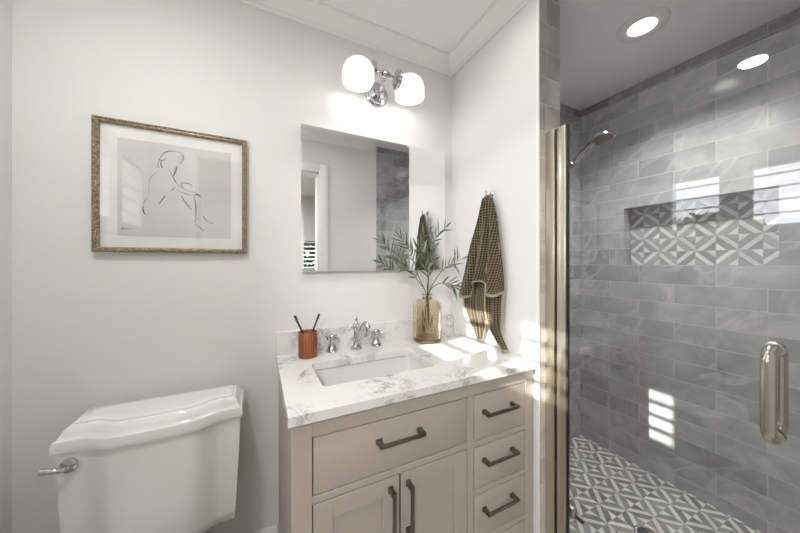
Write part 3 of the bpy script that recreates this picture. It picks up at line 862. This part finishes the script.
def towel_mesh():
    b = BM(); uvl = b.loops.layers.uv.new('UVMap'); hem = b.verts.layers.float.new('hem')
    def sheet(left, right, hemz, x0, x1, folds, amp0, amp1, ph, size, hems, taper=1.0):
        """left/right: (y,z) polylines; x0/x1: mean distance plane at the top / bottom"""
        nu, nv = 64, 56
        Lp = smooth_path([(0, y, z) for y, z in left], 8); Rp = smooth_path([(0, y, z) for y, z in right], 8)
        def at(Q, t):
            f = t * (len(Q) - 1); i = min(int(f), len(Q) - 2); return Q[i].lerp(Q[i + 1], f - i)
        grid = []
        for j in range(nv + 1):
            t = j / nv; A, B = at(Lp, t), at(Rp, t); row = []
            for i in range(nu + 1):
                s = i / nu
                p = A.lerp(B, s)
                amp = amp0 + (amp1 - amp0) * t
                wv = math.sin(2 * PI * folds * (s + .04 * math.sin(3 * t + ph)) + ph)
                wv += .35 * math.sin(2 * PI * folds * 2.3 * s + ph * 2 + 2 * t)
                x = x0 + (x1 - x0) * t - amp * wv
                z = p.z + hemz(s) * t ** 2
                y = p.y + amp * .35 * math.cos(2 * PI * folds * s + ph)
                x = min(x, XR - .006)
                z = max(z, .8825)
                v = b.verts.new((x, y, z)); row.append((v, s, t))
                hm = 0.0
                if 'b' in hems and t * size[1] > size[1] - .022: hm = 1
                if 'l' in hems and s * size[0] < .018: hm = 1
                if 'r' in hems and s * size[0] > size[0] - .018: hm = 1
                v[hem] = hm
            grid.append(row)
        for row in grid:
            acc = [0.0]
            for (v0, _, _), (v1, _, _) in zip(row, row[1:]): acc.append(acc[-1] + (v1.co - v0.co).length)
            mid = acc[-1] / 2
            row[:] = [(w[0], w[1], w[2], a_ - mid) for w, a_ in zip(row, acc)]
        for j in range(nv):
            for i in range(nu):
                q = (grid[j][i], grid[j][i + 1], grid[j + 1][i + 1], grid[j + 1][i])
                f = b.faces.new([w[0] for w in q])
                for lp, w in zip(f.loops, q): lp[uvl].uv = (w[3], w[2] * size[1])
    # back fall, left point
    sheet([(-.255, 1.36), (-.185, 1.17), (-.150, 1.06), (-.205, .97), (-.262, .888)], [(-.32, 1.36), (-.31, 1.17), (-.315, 1.06), (-.30, .98), (-.275, .893)], lambda s: 0, .965, .955, 1.5, .004, .010, .3, (.30, .50), 'blr')
    # back fall, right tail to the counter
    sheet([(-.31, 1.36), (-.305, 1.17), (-.305, 1.05), (-.345, .96), (-.425, .885)], [(-.395, 1.36), (-.415, 1.17), (-.410, 1.06), (-.405, .96), (-.445, .885)], lambda s: 0, .955, .950, 1.6, .006, .010, 2.2, (.26, .50), 'blr')
    # front fall gathered at the hook
    sheet([(-.300, 1.572), (-.270, 1.46), (-.225, 1.34), (-.185, 1.21), (-.140, 1.10)], [(-.345, 1.566), (-.378, 1.46), (-.398, 1.34), (-.410, 1.23), (-.415, 1.135)], lambda s: .03 * math.sin(PI * s * 1.0) - .03 * math.sin(3 * PI * s), .953, .938, 2.6, .008, .021, .9, (.40, .52), 'b')
    # gathered top over the prong
    sheet([(-.300, 1.560), (-.302, 1.574), (-.306, 1.583)], [(-.346, 1.555), (-.341, 1.572), (-.335, 1.583)], lambda s: 0, .945, .962, 1.2, .004, .003, .4, (.06, .05), '')
    me_b = b
    return me_b
tb = towel_mesh()
to = obj('hand_towel', tb, M['towel'], loc=(XR - .02, -.30, .883), ang=180)
tag(to, 'brown and tan waffle-weave towel hanging from the wall hook', 'towel')
sm = to.modifiers.new('thickness', 'SOLIDIFY'); sm.thickness = .0035; sm.offset = 0

# ------------------------------------------------------------------ toilet
tt = thing('toilet', 'white two-piece toilet with stepped tank lid against the back wall', 'toilet', (-.285, -.30, 0))
def outline(inset, n=15):
    """tank plan: straight back, short straight front corners, bowed middle"""
    x0, x1 = -.524 + inset, -.052 - inset; yb = -.022 - inset; ys = -.188 + inset; bow = .040
    pts = [(x1, yb), (x0, yb)]
    fr_ = []
    N = 36
    for i in range(N + 1):
        s = i / N
        x = x0 + (x1 - x0) * s
        e = min(s, 1 - s)
        k = max(0, min(1, (e - .10) / .19)); k = k * k * (3 - 2 * k)
        mid = 1 - ((s - .5) / .5) ** 2
        fr_.append((x, ys - bow * (.45 * k + .55 * k * mid)))
    return pts + fr_
def ring(inset, z): return [(x, y, z) for x, y in outline(inset)]
b = BM()
loft(b, [ring(.006, .727), ring(.001, .729), ring(0, .734), ring(0, .747), ring(.003, .760), ring(.010, .764), ring(.014, .772), ring(.020, .784), ring(.027, .7905), ring(.034, .7915), ring(.0345, .7955), ring(.037, .7968), ring(.06, .797)])
obj('tank_lid', b, M['porcelain'], tt, ang=34)
b = BM()
def tring(inset, z, narrow):
    return [((x + .288) * narrow - .288, y, z) for x, y in outline(inset)]
loft(b, [tring(.024, .362, .93), tring(.014, .372, .95), tring(.013, .40, .955), tring(.010, .58, .985), tring(.008, .7268, 1.0)])
obj('tank', b, M['porcelain'], tt, ang=50)
lv = BM()
ly = -.180
lathe(lv, [(0, 0), (.0195, 0), (.0205, .003), (.0195, .008), (.013, .012), (0, .0125)], (-.486, ly, .690), (-.12, -1, 0), 28)
tube(lv, smooth_path([(-.484, ly - .008, .690), (-.490, ly - .020, .689), (-.508, ly - .024, .693), (-.534, ly - .022, .698)]), lambda q: (.0055 + .0025 * q), 12)
obj('flush_lever', lv, M['chrome'], tt)
# bowl and seat below the picture's edge
b = BM()
def ov(cx_, cy_, rx, ry, z, n=32): return [(cx_ + rx * math.cos(2 * PI * k / n), cy_ + ry * math.sin(2 * PI * k / n), z) for k in range(n)]
loft(b, [ov(-.285, -.42, .12, .28, 0), ov(-.285, -.42, .115, .27, .05), ov(-.285, -.46, .12, .25, .2), ov(-.285, -.52, .17, .27, .33), ov(-.285, -.53, .185, .285, .385), ov(-.285, -.53, .14, .23, .385), ov(-.285, -.53, .1, .16, .28), ov(-.285, -.50, .03, .05, .2)])
box(b, -.36, -.21, -.34, -.06, .2, .30, .01); box(b, -.32, -.25, -.26, -.08, .29, .363)
obj('bowl', b, M['porcelain'], tt)
b = BM(); loft(b, [ov(-.285, -.54, .185, .275, .386), ov(-.285, -.54, .188, .278, .395), ov(-.285, -.54, .185, .275, .415), ov(-.285, -.54, .17, .255, .42)]); obj('seat_lid', b, M['porcelain'], tt)

# ------------------------------------------------------------------ shower enclosure
GZ = 1.787
wc = thing('wall_channel', 'slim champagne metal channel fixed to the tiled wall end beside the shower door', 'channel', (GX, PY - .019, .045))
b = BM(); box(b, GX - .018, GX + .018, PY - .0385, PY - .0003, .045, GZ, .002); obj('channel_body', b, M['stile'], wc)
dr = thing('shower_door', 'clear glass shower door with champagne hinge post', 'shower door', (GX, -.631, .05))
b = BM(); box(b, GX - .013, GX + .013, -.6475, -.6145, .052, GZ, .002); obj('hinge_post', b, M['stile'], dr)
obj('seal', box(BM(), GX - .006, GX + .006, -.6520, -.6475, .052, GZ), M['dark'], dr)
b = box(BM(), GX - .006, GX + .006, -.6143, -.6068, .052, GZ); obj('seal', b, M['dark'], dr)
obj('glass_panel', box(BM(), GX - .004, GX + .004, -1.275, -.6520, .055, GZ - .001), M['glass'], dr)
b = BM(); box(b, GX + .013, GX + .03, -.66, -.63, .31, .345, .003); obj('hinge', b, M['stile'], dr)
hy, hz0, hz1, off, rr_ = -1.126, .873, 1.072, .046, .0125
for s in (-1, 1):
    pts = [(GX + s * .005, hy, hz0)]
    for k in range(1, 9):
        a = R(90 * k / 8)
        pts.append((GX + s * (off - .03 + .03 * math.sin(a)), hy, hz0 + .03 - .03 * math.cos(a)))
    q = [(x, y, hz0 + hz1 - z) for x, y, z in pts][::-1]
    b = BM(); tube(b, pts + q, rr_, 20)
    for z in (hz0, hz1): lathe(b, [(rr_ + .0005, .004), (rr_ + .0035, .0045), (rr_ + .0035, .009), (rr_ + .0005, .010)], (GX, hy, z), (s, 0, 0), 24)
    obj('handle', b, M['nickel'], dr)

dr.rotation_euler.z = R(1.6)

# shower head on its arm
sh_t = thing('shower_head', 'chrome round shower head on an angled arm inside the shower', 'shower head', (1.6, SY, 1.93))
b = BM(); lathe(b, [(0, 0), (.03, 0), (.03, .004), (.02, .01), (.012, .012), (0, .012)], (1.6, SY, 1.90), (0, -1, 0), 28); obj('flange', b, M['chrome'], sh_t)
b = BM(); tube(b, smooth_path([(1.6, SY - .002, 1.90), (1.6, -.12, 1.90), (1.6, -.22, 1.87), (1.6, -.285, 1.835)]), .010, 14); obj('arm', b, M['chrome'], sh_t)
b = BM(); lathe(b, [(0, -.022), (.018, -.018), (.026, -.004), (.026, .01), (.016, .02), (0, .022)], (1.6, -.30, 1.828), (0, -.5, .85), 24); obj('bracket', b, M['pewter'], sh_t)
b = BM(); tube(b, smooth_path([(1.6, -.305, 1.825), (1.6, -.35, 1.858), (1.6, -.40, 1.893), (1.6, -.43, 1.910)]), lambda q: .0155 + .005 * q, 16); obj('grip', b, M['steel'], sh_t)
ax = Vector((-.05, -.12, -.95)).normalized()
hc = Vector((1.6, -.462, 1.918))
b = BM(); lathe(b, [(0, -.026), (.02, -.024), (.042, -.016), (.055, -.004), (.058, .010), (.0, .010)], hc, ax, 36); obj('head_shell', b, M['chrome'], sh_t)
b = BM(); lathe(b, [(0, .010), (.048, .0102), (.050, .0125), (.046, .0155), (0, .0165)], hc, ax, 36)
qq = Vector((0, 0, 1)).rotation_difference(ax)
for rr2, nn in ((.014, 6), (.027, 12), (.039, 18)):
    for k in range(nn):
        a = 2 * PI * k / nn
        lathe(b, [(.0022, .014), (.0016, .0185), (0, .0187)], hc + qq @ Vector((rr2 * math.cos(a), rr2 * math.sin(a), 0)), ax, 6)
obj('spray_face', b, M['pewter'], sh_t)

# floor drain and short black curved strip
dt = thing('floor_drain', 'round metal drain grate in the mosaic shower floor', 'drain', (1.62, -.655, 0))
b = BM(); lathe(b, [(.042, .0005), (.054, .0005), (.054, .003), (.044, .004), (.042, .003)], (1.62, -.655, 0), seg=40, caps=False)
for k in range(-4, 5):
    x = 1.62 + k * .0092; hh = math.sqrt(max(0, .044 ** 2 - (k * .0092) ** 2)); box(b, x - .0022, x + .0022, -.655 - hh, -.655 + hh, .0012, .003)
obj('grate', b, M['chrome'], dt)
obj('well', lathe(BM(), [(0, .0004), (.043, .0004), (.043, .001), (0, .001)], (1.62, -.655, 0), seg=32), M['dark'], dt)
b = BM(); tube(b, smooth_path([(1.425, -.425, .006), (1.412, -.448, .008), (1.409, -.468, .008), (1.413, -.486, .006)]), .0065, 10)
tag(obj('black_strip', b, M['dark'], loc=(1.414, -.455, 0)), 'short black curved strip lying on the mosaic shower floor', 'strip')
